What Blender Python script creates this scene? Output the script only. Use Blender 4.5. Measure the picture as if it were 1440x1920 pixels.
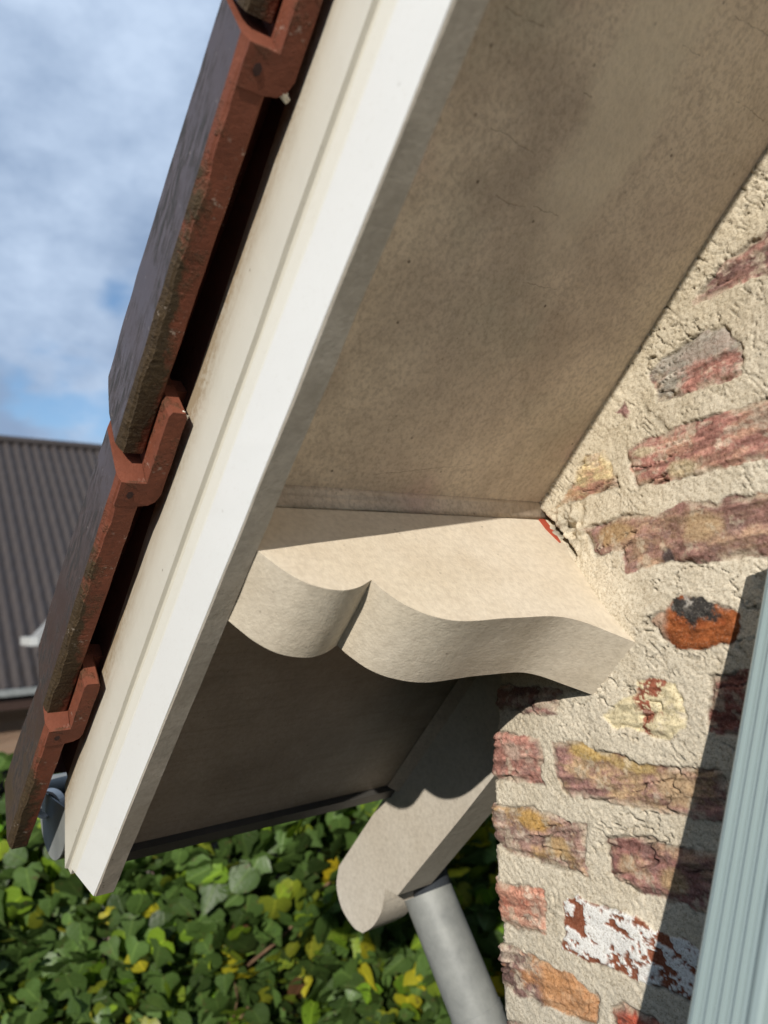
import bpy, bmesh, math, random
import numpy as np
from mathutils import Vector, Matrix

scene = bpy.context.scene
for o in list(bpy.data.objects): bpy.data.objects.remove(o)
R2 = math.sqrt(0.5)
RNG = np.random.default_rng(7)
random.seed(7)

# ------------------------------------------------------------------ camera
cam_d = bpy.data.cameras.new('camera'); cam = bpy.data.objects.new('camera', cam_d)
scene.collection.objects.link(cam); scene.camera = cam
cam_d.sensor_fit = 'VERTICAL'; cam_d.sensor_height = 36; cam_d.sensor_width = 27
cam_d.lens = 1400/1920*36
cam_d.clip_start = 0.02; cam_d.clip_end = 2000
cx_ = Vector((-0.60336534, -0.79659648, -0.03720644))
cdn = Vector((0.11277857, -0.03904885, -0.99285255))
cfw = Vector((0.78944998, -0.6032489, 0.11339973))
m = Matrix.Identity(4)
for i in range(3):
    m[i][0] = cx_[i]; m[i][1] = -cdn[i]; m[i][2] = -cfw[i]
cam.matrix_world = m
cam_d.dof.use_dof = True; cam_d.dof.focus_distance = 0.72; cam_d.dof.aperture_fstop = 5.0

# ------------------------------------------------------------------ sun + sky
TRAVEL = Vector((0.92, -1.0, -0.661)).normalized()
SUN_EL = math.asin(-TRAVEL.z)
SUN_ROT = math.atan2(-TRAVEL.x, -TRAVEL.y)
sl = bpy.data.lights.new('sun', 'SUN'); sl.energy = 4.4; sl.angle = math.radians(0.5); sl.color = (1, .945, .86)
so = bpy.data.objects.new('sun', sl); scene.collection.objects.link(so)
so.rotation_euler = TRAVEL.to_track_quat('-Z', 'Y').to_euler(); so.location = (-3, 4, 4)

world = bpy.data.worlds.new('World'); scene.world = world; world.use_nodes = True
wt = world.node_tree; wt.nodes.clear()
def WN(t, **k):
    n = wt.nodes.new(t)
    for a, b in k.items(): setattr(n, a, b)
    return n
wo = WN('ShaderNodeOutputWorld'); bg = WN('ShaderNodeBackground')
sky = WN('ShaderNodeTexSky', sky_type='NISHITA', sun_disc=False, sun_elevation=SUN_EL, sun_rotation=SUN_ROT)
tc = WN('ShaderNodeTexCoord'); mp = WN('ShaderNodeMapping'); mp.inputs['Scale'].default_value = (1, 1, 1.7)
mp.inputs['Location'].default_value = (0.35, 0.1, 0.0)
n1 = WN('ShaderNodeTexNoise'); n1.inputs['Scale'].default_value = 3.2; n1.inputs['Detail'].default_value = 5; n1.inputs['Roughness'].default_value = .55
n2 = WN('ShaderNodeTexNoise'); n2.inputs['Scale'].default_value = 5.0; n2.inputs['Detail'].default_value = 8; n2.inputs['Roughness'].default_value = .58
r1 = WN('ShaderNodeValToRGB'); r1.color_ramp.elements[0].position = .33; r1.color_ramp.elements[1].position = .47
r2 = WN('ShaderNodeValToRGB')
r2.color_ramp.elements[0].position = .37; r2.color_ramp.elements[0].color = (3.0, 4.15, 6.1, 1)
r2.color_ramp.elements[1].position = .68; r2.color_ramp.elements[1].color = (6.3, 7.7, 9.8, 1)
mx = WN('ShaderNodeMixRGB')
L = wt.links.new
L(tc.outputs['Generated'], mp.inputs['Vector']); L(mp.outputs[0], n1.inputs['Vector']); L(mp.outputs[0], n2.inputs['Vector'])
L(n1.outputs[0], r1.inputs[0]); L(n2.outputs[0], r2.inputs[0])
gapn = WN('ShaderNodeTexNoise'); gapn.inputs['Scale'].default_value = 14; gapn.inputs['Detail'].default_value = 5; L(mp.outputs[0], gapn.inputs['Vector'])
prev = r1.outputs[0]
def WM(op, a, b, clamp=False):
    x = WN('ShaderNodeMath', operation=op, use_clamp=clamp)
    for i, v in enumerate((a, b)):
        if isinstance(v, (int, float)): x.inputs[i].default_value = v
        else: L(v, x.inputs[i])
    return x.outputs[0]
for (gx, gy, gz), rad, amp in (((.8875, -.2755, .3692), .016, .03), ((.9389, -.2331, .2534), .036, .10), ((.9452, -.1864, .2682), .02, .06), ((.9318, -.2853, .2245), .030, .07)):
    g = WN('ShaderNodeVectorMath', operation='DISTANCE'); L(tc.outputs['Generated'], g.inputs[0]); g.inputs[1].default_value = (gx, gy, gz)
    dd = WM('ADD', g.outputs['Value'], WM('MULTIPLY', WM('SUBTRACT', gapn.outputs[0], .5), amp*2))
    r_ = WN('ShaderNodeMapRange', interpolation_type='SMOOTHSTEP'); L(dd, r_.inputs[0]); r_.inputs[1].default_value = -rad*.4; r_.inputs[2].default_value = rad*2.0
    prev = WM('MULTIPLY', prev, r_.outputs[0])
L(prev, mx.inputs[0]); sm_ = WN('ShaderNodeMixRGB', blend_type='MULTIPLY'); sm_.inputs[0].default_value = 1; sm_.inputs[2].default_value = (1.15, 1.35, 1.5, 1); L(sky.outputs[0], sm_.inputs[1]); L(sm_.outputs[0], mx.inputs[1]); L(r2.outputs[0], mx.inputs[2])
L(mx.outputs[0], bg.inputs[0]); bg.inputs[1].default_value = 0.088; L(bg.outputs[0], wo.inputs[0])

scene.view_settings.view_transform = 'Standard'; scene.view_settings.look = 'None'
scene.view_settings.exposure = 0.07; scene.view_settings.gamma = 1
scene.render.engine = 'CYCLES'
scene.cycles.max_bounces = 10; scene.cycles.diffuse_bounces = 6

# ------------------------------------------------------------------ helpers
C = scene.collection
def H(s, y, n): return ((s+n)*R2, y, (n-s)*R2)           # roof-slope frame -> world

def tag(o, label=None, cat=None, group=None, kind=None):
    if label: o['label'] = label
    if cat: o['category'] = cat
    if group: o['group'] = group
    o['kind'] = kind or 'thing'
    return o
def empty(name, loc):
    o = bpy.data.objects.new(name, None); C.objects.link(o); o.location = loc; o.empty_display_size = .05
    return o
def base(parent):
    p = Vector((0, 0, 0))
    while parent is not None: p += parent.location; parent = parent.parent
    return p
def link_mesh(name, me, mats, parent=None):
    o = bpy.data.objects.new(name, me); C.objects.link(o)
    if parent is not None:
        o.parent = parent; me.transform(Matrix.Translation(-base(parent)))
    for mt in (mats if isinstance(mats, (list, tuple)) else [mats]): me.materials.append(mt)
    return o
def bm_obj(name, bm, mats, parent=None, smooth=False, bev=0, seg=2):
    if bev:
        es = [e for e in bm.edges if len(e.link_faces) == 2 and e.calc_face_angle(0) > .6]
        bmesh.ops.bevel(bm, geom=es, offset=bev, segments=seg, affect='EDGES', clamp_overlap=True)
    bmesh.ops.recalc_face_normals(bm, faces=bm.faces[:])
    me = bpy.data.meshes.new(name); bm.to_mesh(me); bm.free()
    if smooth:
        for p in me.polygons: p.use_smooth = True
    return link_mesh(name, me, mats, parent)
def prism(bm, A, B, close=True):
    """two matching rings of points -> closed solid"""
    a = [bm.verts.new(p) for p in A]; b = [bm.verts.new(p) for p in B]
    n = len(a)
    for i in range(n): bm.faces.new((a[i], a[(i+1) % n], b[(i+1) % n], b[i]))
    bm.faces.new(a); bm.faces.new(b[::-1])
def box(bm, p0, p1, f=lambda x, y, z: (x, y, z)):
    (x0, y0, z0), (x1, y1, z1) = p0, p1
    prism(bm, [f(x0, y0, z0), f(x1, y0, z0), f(x1, y1, z0), f(x0, y1, z0)], [f(x0, y0, z1), f(x1, y0, z1), f(x1, y1, z1), f(x0, y1, z1)])
def tube(bm, pts, r, seg=24, cap=True):
    rings = []
    for i, p in enumerate(pts):
        p = Vector(p); d = (Vector(pts[min(i+1, len(pts)-1)]) - Vector(pts[max(i-1, 0)])).normalized()
        a = d.orthogonal().normalized() if i == 0 else (a0 - d*a0.dot(d)).normalized()
        a0 = a; b = d.cross(a); rr = r[i] if isinstance(r, (list, tuple)) else r
        rings.append([bm.verts.new(p + rr*(math.cos(t)*a + math.sin(t)*b)) for t in [2*math.pi*k/seg for k in range(seg)]])
    for u, v in zip(rings, rings[1:]):
        for k in range(seg): bm.faces.new((u[k], u[(k+1) % seg], v[(k+1) % seg], v[k]))
    if cap: bm.faces.new(rings[0][::-1]); bm.faces.new(rings[-1])

def catmull(P, k=8):
    P = [Vector(p) for p in P]; Q = [P[0]*2-P[1]] + P + [P[-1]*2-P[-2]]; out = []
    for i in range(1, len(Q)-2):
        for j in range(k):
            t = j/k
            out.append(.5*((2*Q[i]) + (Q[i+1]-Q[i-1])*t + (2*Q[i-1]-5*Q[i]+4*Q[i+1]-Q[i+2])*t*t + (3*Q[i]-Q[i-1]-3*Q[i+1]+Q[i+2])*t**3))
    out.append(P[-1]); return [tuple(p) for p in out]

# value noise in numpy
def hsh(ix, iy, s):
    h = (ix.astype(np.int64)*374761393 + iy.astype(np.int64)*668265263 + s*974711) & 0xffffffff
    h = ((h ^ (h >> 13))*1274126177) & 0xffffffff
    return ((h ^ (h >> 16)) & 0xffff)/65535.0
def vn(x, y, s=0):
    ix = np.floor(x); iy = np.floor(y); fx = x-ix; fy = y-iy
    fx = fx*fx*fx*(fx*(fx*6-15)+10); fy = fy*fy*fy*(fy*(fy*6-15)+10)
    a = hsh(ix, iy, s); b = hsh(ix+1, iy, s); c = hsh(ix, iy+1, s); d = hsh(ix+1, iy+1, s)
    return (a*(1-fx)+b*fx)*(1-fy) + (c*(1-fx)+d*fx)*fy
def fbm(x, y, s=0, o=4, g=.5):
    t = 0; A = 1; W = 0
    for k in range(o):
        t = t + A*vn(x*2**k + 17.3*k, y*2**k - 9.1*k, s+k); W += A; A *= g
    return t/W
def sst(a, b, x):
    t = np.clip((x-a)/(b-a), 0, 1); return t*t*(3-2*t)

# ------------------------------------------------------------------ materials
class M:
    def __init__(self, name, rough=.6, spec=.5):
        self.m = bpy.data.materials.new(name); self.m.use_nodes = True
        self.t = self.m.node_tree; self.b = self.t.nodes['Principled BSDF']
        self.b.inputs['Roughness'].default_value = rough
        self.b.inputs['Specular IOR Level'].default_value = spec
        self.tc = self.n('ShaderNodeTexCoord')
    def n(self, t, **k):
        x = self.t.nodes.new(t)
        for a, b in k.items(): setattr(x, a, b)
        return x
    def l(self, a, b): self.t.links.new(a, b)
    def map(self, scale=(1, 1, 1), rot=(0, 0, 0), loc=(0, 0, 0), src=None):
        x = self.n('ShaderNodeMapping'); x.inputs['Scale'].default_value = scale; x.inputs['Rotation'].default_value = rot; x.inputs['Location'].default_value = loc
        self.l(src or self.tc.outputs['Object'], x.inputs['Vector']); return x.outputs[0]
    def slope(self, ss, sy, sn):
        return self.map(scale=(ss, sy, sn), src=self.map(rot=(0, math.radians(-45), 0)))
    def noise(self, sc, det=5, rough=.55, vec=None, dist=0):
        x = self.n('ShaderNodeTexNoise'); x.inputs['Scale'].default_value = sc; x.inputs['Detail'].default_value = det
        x.inputs['Roughness'].default_value = rough; x.inputs['Distortion'].default_value = dist
        self.l(vec or self.tc.outputs['Object'], x.inputs['Vector']); return x.outputs[0]
    def ramp(self, fac, stops):
        x = self.n('ShaderNodeValToRGB'); e = x.color_ramp.elements
        while len(e) < len(stops): e.new(.5)
        for i, (p, c) in enumerate(stops):
            e[i].position = p; e[i].color = (c, c, c, 1) if isinstance(c, (int, float)) else (*c, 1)
        self.l(fac, x.inputs[0]); return x.outputs[0]
    def mix(self, fac, a, b, mode='MIX'):
        x = self.n('ShaderNodeMixRGB', blend_type=mode)
        for i, v in enumerate((fac, a, b)):
            if isinstance(v, (int, float)): x.inputs[i].default_value = v if i == 0 else (v, v, v, 1)
            elif isinstance(v, tuple): x.inputs[i].default_value = (*v, 1)
            else: self.l(v, x.inputs[i])
        return x.outputs[0]
    def math(self, op, a, b=0., clamp=False):
        x = self.n('ShaderNodeMath', operation=op, use_clamp=clamp)
        for i, v in enumerate((a, b)):
            if isinstance(v, (int, float)): x.inputs[i].default_value = v
            else: self.l(v, x.inputs[i])
        return x.outputs[0]
    def dot(self, v, off=0.):
        x = self.n('ShaderNodeVectorMath', operation='DOT_PRODUCT'); self.l(self.tc.outputs['Object'], x.inputs[0]); x.inputs[1].default_value = v
        return self.math('ADD', x.outputs['Value'], off)
    def range(self, v, a, b, c=0., d=1.):
        x = self.n('ShaderNodeMapRange'); self.l(v, x.inputs[0])
        for i, q in enumerate((a, b, c, d)): x.inputs[i+1].default_value = q
        return x.outputs[0]
    def vor(self, sc, vec=None, feat='F1'):
        x = self.n('ShaderNodeTexVoronoi', feature=feat); x.inputs['Scale'].default_value = sc
        self.l(vec or self.tc.outputs['Object'], x.inputs['Vector']); return x.outputs['Distance']
    def col(self, c):
        if isinstance(c, tuple): self.b.inputs['Base Color'].default_value = (*c, 1)
        else: self.l(c, self.b.inputs['Base Color'])
    def rough(self, r): self.l(r, self.b.inputs['Roughness'])
    def bump(self, h, strength=.3, dist=.001, prev=None):
        x = self.n('ShaderNodeBump'); x.inputs['Strength'].default_value = strength; x.inputs['Distance'].default_value = dist
        self.l(h, x.inputs['Height'])
        if prev: self.l(prev, x.inputs['Normal'])
        self.l(x.outputs[0], self.b.inputs['Normal']); return x.outputs[0]

HB = (0.61, -0.62, -3.5)                 # base of the house (its wall corner at the ground)
NOFF = (HB[0]+HB[2])*R2                  # object-space n offset for house parts
SOFF = (HB[0]-HB[2])*R2
NV = (R2, 0, R2); SV = (R2, 0, -R2)

# cream painted timber / render (soffit)
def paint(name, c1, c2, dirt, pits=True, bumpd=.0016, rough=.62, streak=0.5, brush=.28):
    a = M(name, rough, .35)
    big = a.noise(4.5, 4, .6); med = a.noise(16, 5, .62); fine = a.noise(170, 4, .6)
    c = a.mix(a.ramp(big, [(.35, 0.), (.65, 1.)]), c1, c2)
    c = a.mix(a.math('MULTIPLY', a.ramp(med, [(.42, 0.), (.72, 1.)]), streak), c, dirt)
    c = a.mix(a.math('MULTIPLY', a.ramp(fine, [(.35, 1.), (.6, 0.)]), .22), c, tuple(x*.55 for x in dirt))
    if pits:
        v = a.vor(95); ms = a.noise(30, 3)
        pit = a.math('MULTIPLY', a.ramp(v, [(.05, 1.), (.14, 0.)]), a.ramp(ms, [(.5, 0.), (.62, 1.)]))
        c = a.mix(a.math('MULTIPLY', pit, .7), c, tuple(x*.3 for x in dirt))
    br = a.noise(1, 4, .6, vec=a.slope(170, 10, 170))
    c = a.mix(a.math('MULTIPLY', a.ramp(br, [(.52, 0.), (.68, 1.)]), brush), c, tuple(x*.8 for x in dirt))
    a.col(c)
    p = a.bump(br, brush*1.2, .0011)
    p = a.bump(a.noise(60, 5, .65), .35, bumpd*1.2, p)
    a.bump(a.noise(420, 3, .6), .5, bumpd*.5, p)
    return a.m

a = M('soffit_paint', .6, .35)
big = a.noise(3.2, 4, .55, vec=a.map(loc=(.4, .2, .9))); sv = a.noise(6, 5, .65, dist=.6); fine = a.noise(230, 4, .65); fine2 = a.noise(75, 4, .7)
c = a.mix(a.ramp(big, [(.36, 0.), (.62, 1.)]), (.50, .405, .325), (.755, .645, .50))
c = a.mix(a.math('MULTIPLY', a.ramp(sv, [(.45, 0.), (.62, 1.)]), .6), c, (.40, .325, .25))
c = a.mix(a.math('MULTIPLY', a.ramp(a.noise(7, 3, .5, vec=a.map(loc=(3, 1, 5))), [(.6, 0.), (.7, 1.)]), .5), c, (.60, .42, .36))
c = a.mix(a.math('MULTIPLY', a.ramp(a.noise(6, 3, .5, vec=a.map(loc=(9, 4, 2))), [(.56, 0.), (.68, 1.)]), .5), c, (.45, .43, .33))
c = a.mix(a.math('MULTIPLY', a.ramp(fine, [(.34, 1.), (.56, 0.)]), .42), c, (.26, .20, .15))
c = a.mix(a.math('MULTIPLY', a.ramp(fine2, [(.36, 1.), (.50, 0.)]), .14), c, (.28, .215, .155))
pit = a.math('MULTIPLY', a.ramp(a.vor(70), [(.05, 1.), (.12, 0.)]), a.ramp(a.noise(22, 3), [(.53, 0.), (.62, 1.)]))
c = a.mix(a.math('MULTIPLY', pit, .8), c, (.08, .055, .035))
# fine cracks running across the boards
wob = a.math('MULTIPLY', a.math('SUBTRACT', a.noise(38, 5, .65), .5), .010)
nb1 = a.math('MULTIPLY', a.math('SUBTRACT', a.noise(12, 5, .65), .5), .11)
yy = a.math('ADD', a.dot((0, 1, 0), HB[1]), nb1); s0_ = a.math('ADD', a.dot(SV, SOFF), nb1)
pale = a.math('MULTIPLY', a.range(a.math('ABSOLUTE', a.math('ADD', yy, .455)), .022, .045, 1., 0.), a.range(a.math('ABSOLUTE', a.math('ADD', s0_, .07)), .09, .16, 1., 0.))
c = a.mix(a.math('MULTIPLY', pale, .55), c, (.78, .69, .53))
ys_ = a.dot((0, 1, 0), HB[1]); ss_ = a.math('ADD', a.dot(SV, SOFF), wob)
gate = a.ramp(a.noise(55, 3, .6), [(.40, 0.), (.48, 1.)])
crk = None
for (sa, ya, sb, yb) in [(-0.0523,-0.3233,-0.0554,-0.3577), (-0.0912,-0.4794,-0.0922,-0.5008), (0.0095,-0.3525,0.0120,-0.3999), (-0.0356,-0.3917,-0.0363,-0.4228), (0.0466,-0.3689,0.0471,-0.4139), (-0.1226,-0.5118,-0.1269,-0.5575), (0.2971,-0.3973,0.2768,-0.4997), (0.0433,-0.4200,0.0436,-0.4478), (-0.0829,-0.5640,-0.0824,-0.6166), (0.0992,-0.4482,0.0973,-0.4862)]:
    ey, es = yb-ya, sb-sa; L2 = ey*ey+es*es
    tt = a.math('DIVIDE', a.math('ADD', a.math('MULTIPLY', a.math('SUBTRACT', ys_, ya), ey), a.math('MULTIPLY', a.math('SUBTRACT', ss_, sa), es)), L2, True)
    dy = a.math('SUBTRACT', a.math('SUBTRACT', ys_, ya), a.math('MULTIPLY', tt, ey)); ds = a.math('SUBTRACT', a.math('SUBTRACT', ss_, sa), a.math('MULTIPLY', tt, es))
    d2 = a.math('SQRT', a.math('ADD', a.math('MULTIPLY', dy, dy), a.math('MULTIPLY', ds, ds)))
    k1 = a.range(d2, .0001, .0007, 1., 0.)
    crk = k1 if crk is None else a.math('MAXIMUM', crk, k1)
crk = a.math('MULTIPLY', crk, gate)
c = a.mix(a.math('MULTIPLY', crk, .36), c, (.10, .07, .045))
a.col(c)
p = a.bump(a.noise(55, 5, .65), .5, .003); p = a.bump(fine, .6, .0009, p); a.bump(a.math('SUBTRACT', 1.0, crk), .35, .0008, p)
MAT_SOFFIT = a.m

MAT_SOFFIT_SHADED = paint('shaded_soffit_paint', (.36, .30, .235), (.31, .255, .20), (.20, .16, .12), rough=.5, streak=.6)  # darker version of the soffit paint, standing in for shade near the eaves
MAT_BRACKET = paint('bracket_paint', (.68, .605, .49), (.635, .555, .43), (.48, .39, .28), rough=.58, streak=.35, brush=.09)
MAT_RAFTER = paint('rafter_paint', (.60, .545, .46), (.56, .50, .41), (.44, .38, .30), rough=.6, streak=.35)

def board_mat(name, c1, c2, dirt_from=None, dirt_to=None):
    a = M(name, .38, .5)
    b = a.noise(7, 4, .6)
    c = a.mix(b, c1, c2)
    n_ = a.dot(NV, NOFF)
    st = a.noise(1, 5, .65, vec=a.slope(22, 150, 150))
    gr = a.noise(260, 4, .7)
    if not dirt_from: c = a.mix(a.range(n_, .430, .4345), c, tuple(q*v for q, v in zip(c1, (.95, .915, .83))))
    if dirt_from:
        d = a.range(n_, dirt_from, dirt_to)
        d = a.math('MULTIPLY', d, d)
        k = a.math('MULTIPLY', d, a.math('ADD', .35, a.math('MULTIPLY', a.ramp(st, [(.32, 0.), (.68, 1.)]), .95)))
        k = a.math('ADD', k, a.math('MULTIPLY', a.math('MULTIPLY', a.ramp(gr, [(.45, 0.), (.62, 1.)]), a.ramp(b, [(.4, 0.), (.65, 1.)])), a.math('MULTIPLY', d, .9)))
        c = a.mix(a.math('MINIMUM', k, .85), c, (.33, .24, .14))
    c = a.mix(a.math('MULTIPLY', a.ramp(gr, [(.3, 1.), (.42, 0.)]), .10), c, (.4, .33, .22))
    spk = a.math('MULTIPLY', a.ramp(a.vor(45), [(.03, 1.), (.07, 0.)]), a.ramp(a.noise(9, 3), [(.5, 0.), (.6, 1.)]))
    c = a.mix(a.math('MULTIPLY', spk, .7), c, (.2, .15, .1))
    a.col(c)
    p = a.bump(st, .3, .0008); a.bump(a.noise(60, 4, .6), .25, .0008, p)
    return a.m
MAT_BOARD_LO = board_mat('white_board_paint', (.80, .79, .75), (.76, .745, .70))
MAT_BOARD_HI = board_mat('cream_board_paint', (.68, .645, .56), (.63, .59, .49), .474, .5225)
MAT_BOARD_UNDER = paint('dark_under_board_paint', (.46, .415, .35), (.40, .355, .29), (.27, .23, .175), bumpd=.0009, rough=.6, brush=.06)

def simple(name, c1, c2, sc=20, rough=.6, bumpd=.001, bsc=120, metal=0, spec=.5):
    a = M(name, rough, spec); a.b.inputs['Metallic'].default_value = metal
    c = a.mix(a.ramp(a.noise(sc, 5, .65), [(.35, 0.), (.65, 1.)]), c1, c2); a.col(c)
    a.bump(a.noise(bsc, 4, .65), .5, bumpd); return a.m
MAT_DARKWOOD = simple('dark_stained_wood', (.030, .014, .009), (.045, .021, .013), 30, .75)
MAT_DARK = simple('dark_grey_paint', (.040, .038, .034), (.06, .056, .05), 18, .5)
MAT_ZINC = simple('weathered_zinc', (.30, .31, .295), (.19, .20, .195), 16, .55, .0006, 60, .12)
MAT_ZINC_D = simple('dark_zinc', (.06, .07, .085), (.10, .11, .125), 9, .4, .0006, 60, .5)
MAT_RED = simple('old_red_paint', (.42, .075, .035), (.35, .06, .03), 60, .6)

# glazed tile: upper/outer glaze, raw clay edge with moss
def glaze():
    a = M('glazed_tile', .2, .45)
    b = a.noise(14, 5, .65); w = a.noise(1, 5, .7, vec=a.slope(38, 200, 200))
    c = a.mix(a.ramp(b, [(.35, 0.), (.65, 1.)]), (.062, .038, .030), (.082, .053, .043))
    mk = a.math('MULTIPLY', a.ramp(b, [(.42, 0.), (.56, 1.)]), a.ramp(w, [(.42, 0.), (.58, 1.)]))
    c = a.mix(a.math('MULTIPLY', mk, .85), c, (.030, .028, .024))
    c = a.mix(a.ramp(a.noise(1, 3, vec=a.map(scale=(160, 160, 160))), [(.68, 0.), (.72, .35)]), c, (.35, .3, .26))
    a.col(c)
    a.rough(a.mix(mk, .34, .65))
    p = a.bump(a.noise(25, 3, .5), .25, .002); a.bump(a.math('MULTIPLY', mk, w), .5, .0008, p)
    return a.m
def clay():
    a = M('raw_clay_edge', .72, .3)
    b = a.noise(18, 5, .65); f = a.noise(140, 5, .7)
    c = a.mix(a.ramp(b, [(.3, 0.), (.7, 1.)]), (.215, .066, .034), (.15, .045, .024))
    c = a.mix(a.math('MULTIPLY', a.ramp(f, [(.3, 1.), (.55, 0.)]), .35), c, (.09, .03, .018))
    at = a.n('ShaderNodeAttribute', attribute_name='moss')
    k = a.math('ADD', at.outputs['Fac'], a.math('MULTIPLY', a.math('SUBTRACT', a.noise(45, 5, .7), .5), 2.2))
    k = a.ramp(k, [(.34, 0.), (.75, 1.)])
    c = a.mix(a.math('MULTIPLY', k, .92), c, a.mix(f, (.020, .016, .009), (.075, .054, .022)))
    lm = a.math('MULTIPLY', a.ramp(a.noise(220, 3, .6), [(.60, 0.), (.68, 1.)]), a.ramp(a.noise(17, 2, vec=a.map(loc=(2, 7, 1))), [(.55, 0.), (.68, 1.)]))
    c = a.mix(a.math('MULTIPLY', lm, .5), c, (.55, .46, .38))
    a.col(c)
    p = a.bump(a.noise(70, 5, .7), .6, .0016); p = a.bump(a.math('MULTIPLY', k, f), .9, .0022, p)
    a.bump(f, .5, .0006, p)
    return a.m
MAT_GLAZE, MAT_CLAY = glaze(), clay()
MAT_HOLE_SHADE = simple('hole_shade_clay', (.045, .016, .010), (.03, .011, .008), 200, .9)
MAT_LIME = simple('lime_crumb', (.75, .70, .58), (.6, .55, .45), 80, .8)

# masonry: vertex colour + fine grain
a = M('brick_and_mortar', .9, .2)
at = a.n('ShaderNodeAttribute', attribute_name='Col')
mk = a.n('ShaderNodeAttribute', attribute_name='brick')
f1 = a.noise(420, 4, .7); f2 = a.noise(110, 5, .7); f3 = a.noise(1100, 2, .6)
c = a.mix(a.math('MULTIPLY', a.ramp(f1, [(.36, 1.), (.50, 0.)]), .58), at.outputs['Color'], a.mix(1.0, at.outputs['Color'], (.42, .36, .28), 'MULTIPLY'))
c = a.mix(a.math('MULTIPLY', a.ramp(f1, [(.55, 0.), (.75, 1.)]), .22), c, (.72, .65, .52))
f4 = a.noise(760, 3, .7)
c = a.mix(a.math('MULTIPLY', a.ramp(f4, [(.36, 1.), (.46, 0.)]), .45), c, a.mix(1.0, at.outputs['Color'], (.38, .34, .28), 'MULTIPLY'))
a.col(c)
p = a.bump(f2, .5, .0010); p = a.bump(f1, .9, .0010, p); a.bump(f3, .5, .0004, p)
MAT_WALL = a.m

# ------------------------------------------------------------------ HOUSE
house = tag(empty('brick_house', HB), 'near old brick gable with cream soffit, white bargeboard and scrolled bracket', 'house')

BR = {
 'A':[(0.353,0.254),(0.327,0.273),(0.314,0.285),(0.294,0.292),(0.18,0.31),(0.18,0.250),(0.307,0.257),(0.340,0.255)],
 'B':[(0.376,0.217),(0.341,0.227),(0.316,0.223),(0.307,0.209),(0.299,0.194),(0.298,0.172),(0.315,0.172),(0.388,0.175),(0.397,0.205)],
 'C':[(0.442,0.174),(0.429,0.182),(0.421,0.174),(0.427,0.166)],
 'D':[(0.429,0.133),(0.419,0.138),(0.361,0.144),(0.319,0.146),(0.20,0.147),(0.20,0.099),(0.320,0.096),(0.412,0.094),(0.416,0.107),(0.424,0.116)],
 'E':[(0.525,0.087),(0.500,0.111),(0.478,0.137),(0.455,0.138),(0.444,0.118),(0.438,0.099),(0.465,0.098),(0.502,0.092)],
 'F':[(0.483,0.061),(0.434,0.069),(0.389,0.067),(0.351,0.074),(0.326,0.071),(0.308,0.072),(0.22,0.072),(0.22,0.025),(0.322,0.020),(0.346,0.018),(0.375,0.021),(0.422,0.015),(0.426,0.033),(0.462,0.035)],
 'G':[(0.398,-0.029),(0.378,-0.018),(0.365,-0.009),(0.345,-0.009),(0.329,-0.018),(0.315,-0.021),(0.313,-0.037),(0.321,-0.047),(0.349,-0.056),(0.369,-0.055),(0.386,-0.045)],
 'H':[(0.456,-0.119),(0.442,-0.108),(0.421,-0.097),(0.417,-0.085),(0.396,-0.081),(0.376,-0.085),(0.369,-0.096),(0.371,-0.119),(0.388,-0.133),(0.426,-0.129),(0.448,-0.128)],
 'I':[(0.343,-0.075),(0.312,-0.070),(0.22,-0.070),(0.22,-0.124),(0.326,-0.124),(0.348,-0.123)],
 'J':[(0.66,-0.102),(0.506,-0.099),(0.510,-0.126),(0.577,-0.128),(0.66,-0.130)],
 'K':[(0.66,-0.156),(0.604,-0.153),(0.534,-0.150),(0.537,-0.195),(0.605,-0.203),(0.66,-0.199)],
 'L':[(0.522,-0.150),(0.483,-0.146),(0.469,-0.153),(0.432,-0.152),(0.423,-0.156),(0.382,-0.156),(0.337,-0.152),(0.341,-0.193),(0.386,-0.198),(0.412,-0.197),(0.482,-0.201),(0.513,-0.199)],
 'M':[(0.66,-0.232),(0.574,-0.227),(0.549,-0.221),(0.525,-0.224),(0.500,-0.225),(0.487,-0.224),(0.485,-0.246),(0.488,-0.272),(0.532,-0.275),(0.586,-0.274),(0.66,-0.264)],
 'N':[(0.464,-0.234),(0.425,-0.224),(0.396,-0.223),(0.356,-0.220),(0.25,-0.219),(0.25,-0.271),(0.371,-0.272),(0.417,-0.271),(0.442,-0.271),(0.457,-0.264)],
 'O':[(0.66,-0.308),(0.580,-0.307),(0.539,-0.299),(0.542,-0.342),(0.574,-0.350),(0.66,-0.354)],
 'P':[(0.519,-0.303),(0.498,-0.295),(0.471,-0.295),(0.436,-0.295),(0.421,-0.300),(0.395,-0.298),(0.378,-0.301),(0.32,-0.303),(0.32,-0.347),(0.390,-0.347),(0.413,-0.348),(0.440,-0.348),(0.485,-0.350),(0.520,-0.350)],
 'Q':[(0.66,-0.376),(0.593,-0.370),(0.529,-0.371),(0.502,-0.372),(0.483,-0.380),(0.484,-0.406),(0.530,-0.411),(0.582,-0.417),(0.66,-0.417)],
 'R':[(0.465,-0.384),(0.455,-0.375),(0.421,-0.374),(0.391,-0.373),(0.394,-0.405),(0.469,-0.421)],
 'S':[(0.66,-0.458),(0.568,-0.442),(0.507,-0.432),(0.510,-0.471),(0.66,-0.499)],
}
PINK, PURP, TAN, ORG, DKR, YEL, RED, PALE, SALM = (.36,.175,.14), (.26,.15,.135), (.44,.31,.19), (.40,.125,.03), (.19,.075,.06), (.60,.49,.28), (.38,.085,.05), (.58,.48,.38), (.47,.245,.175)
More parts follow.
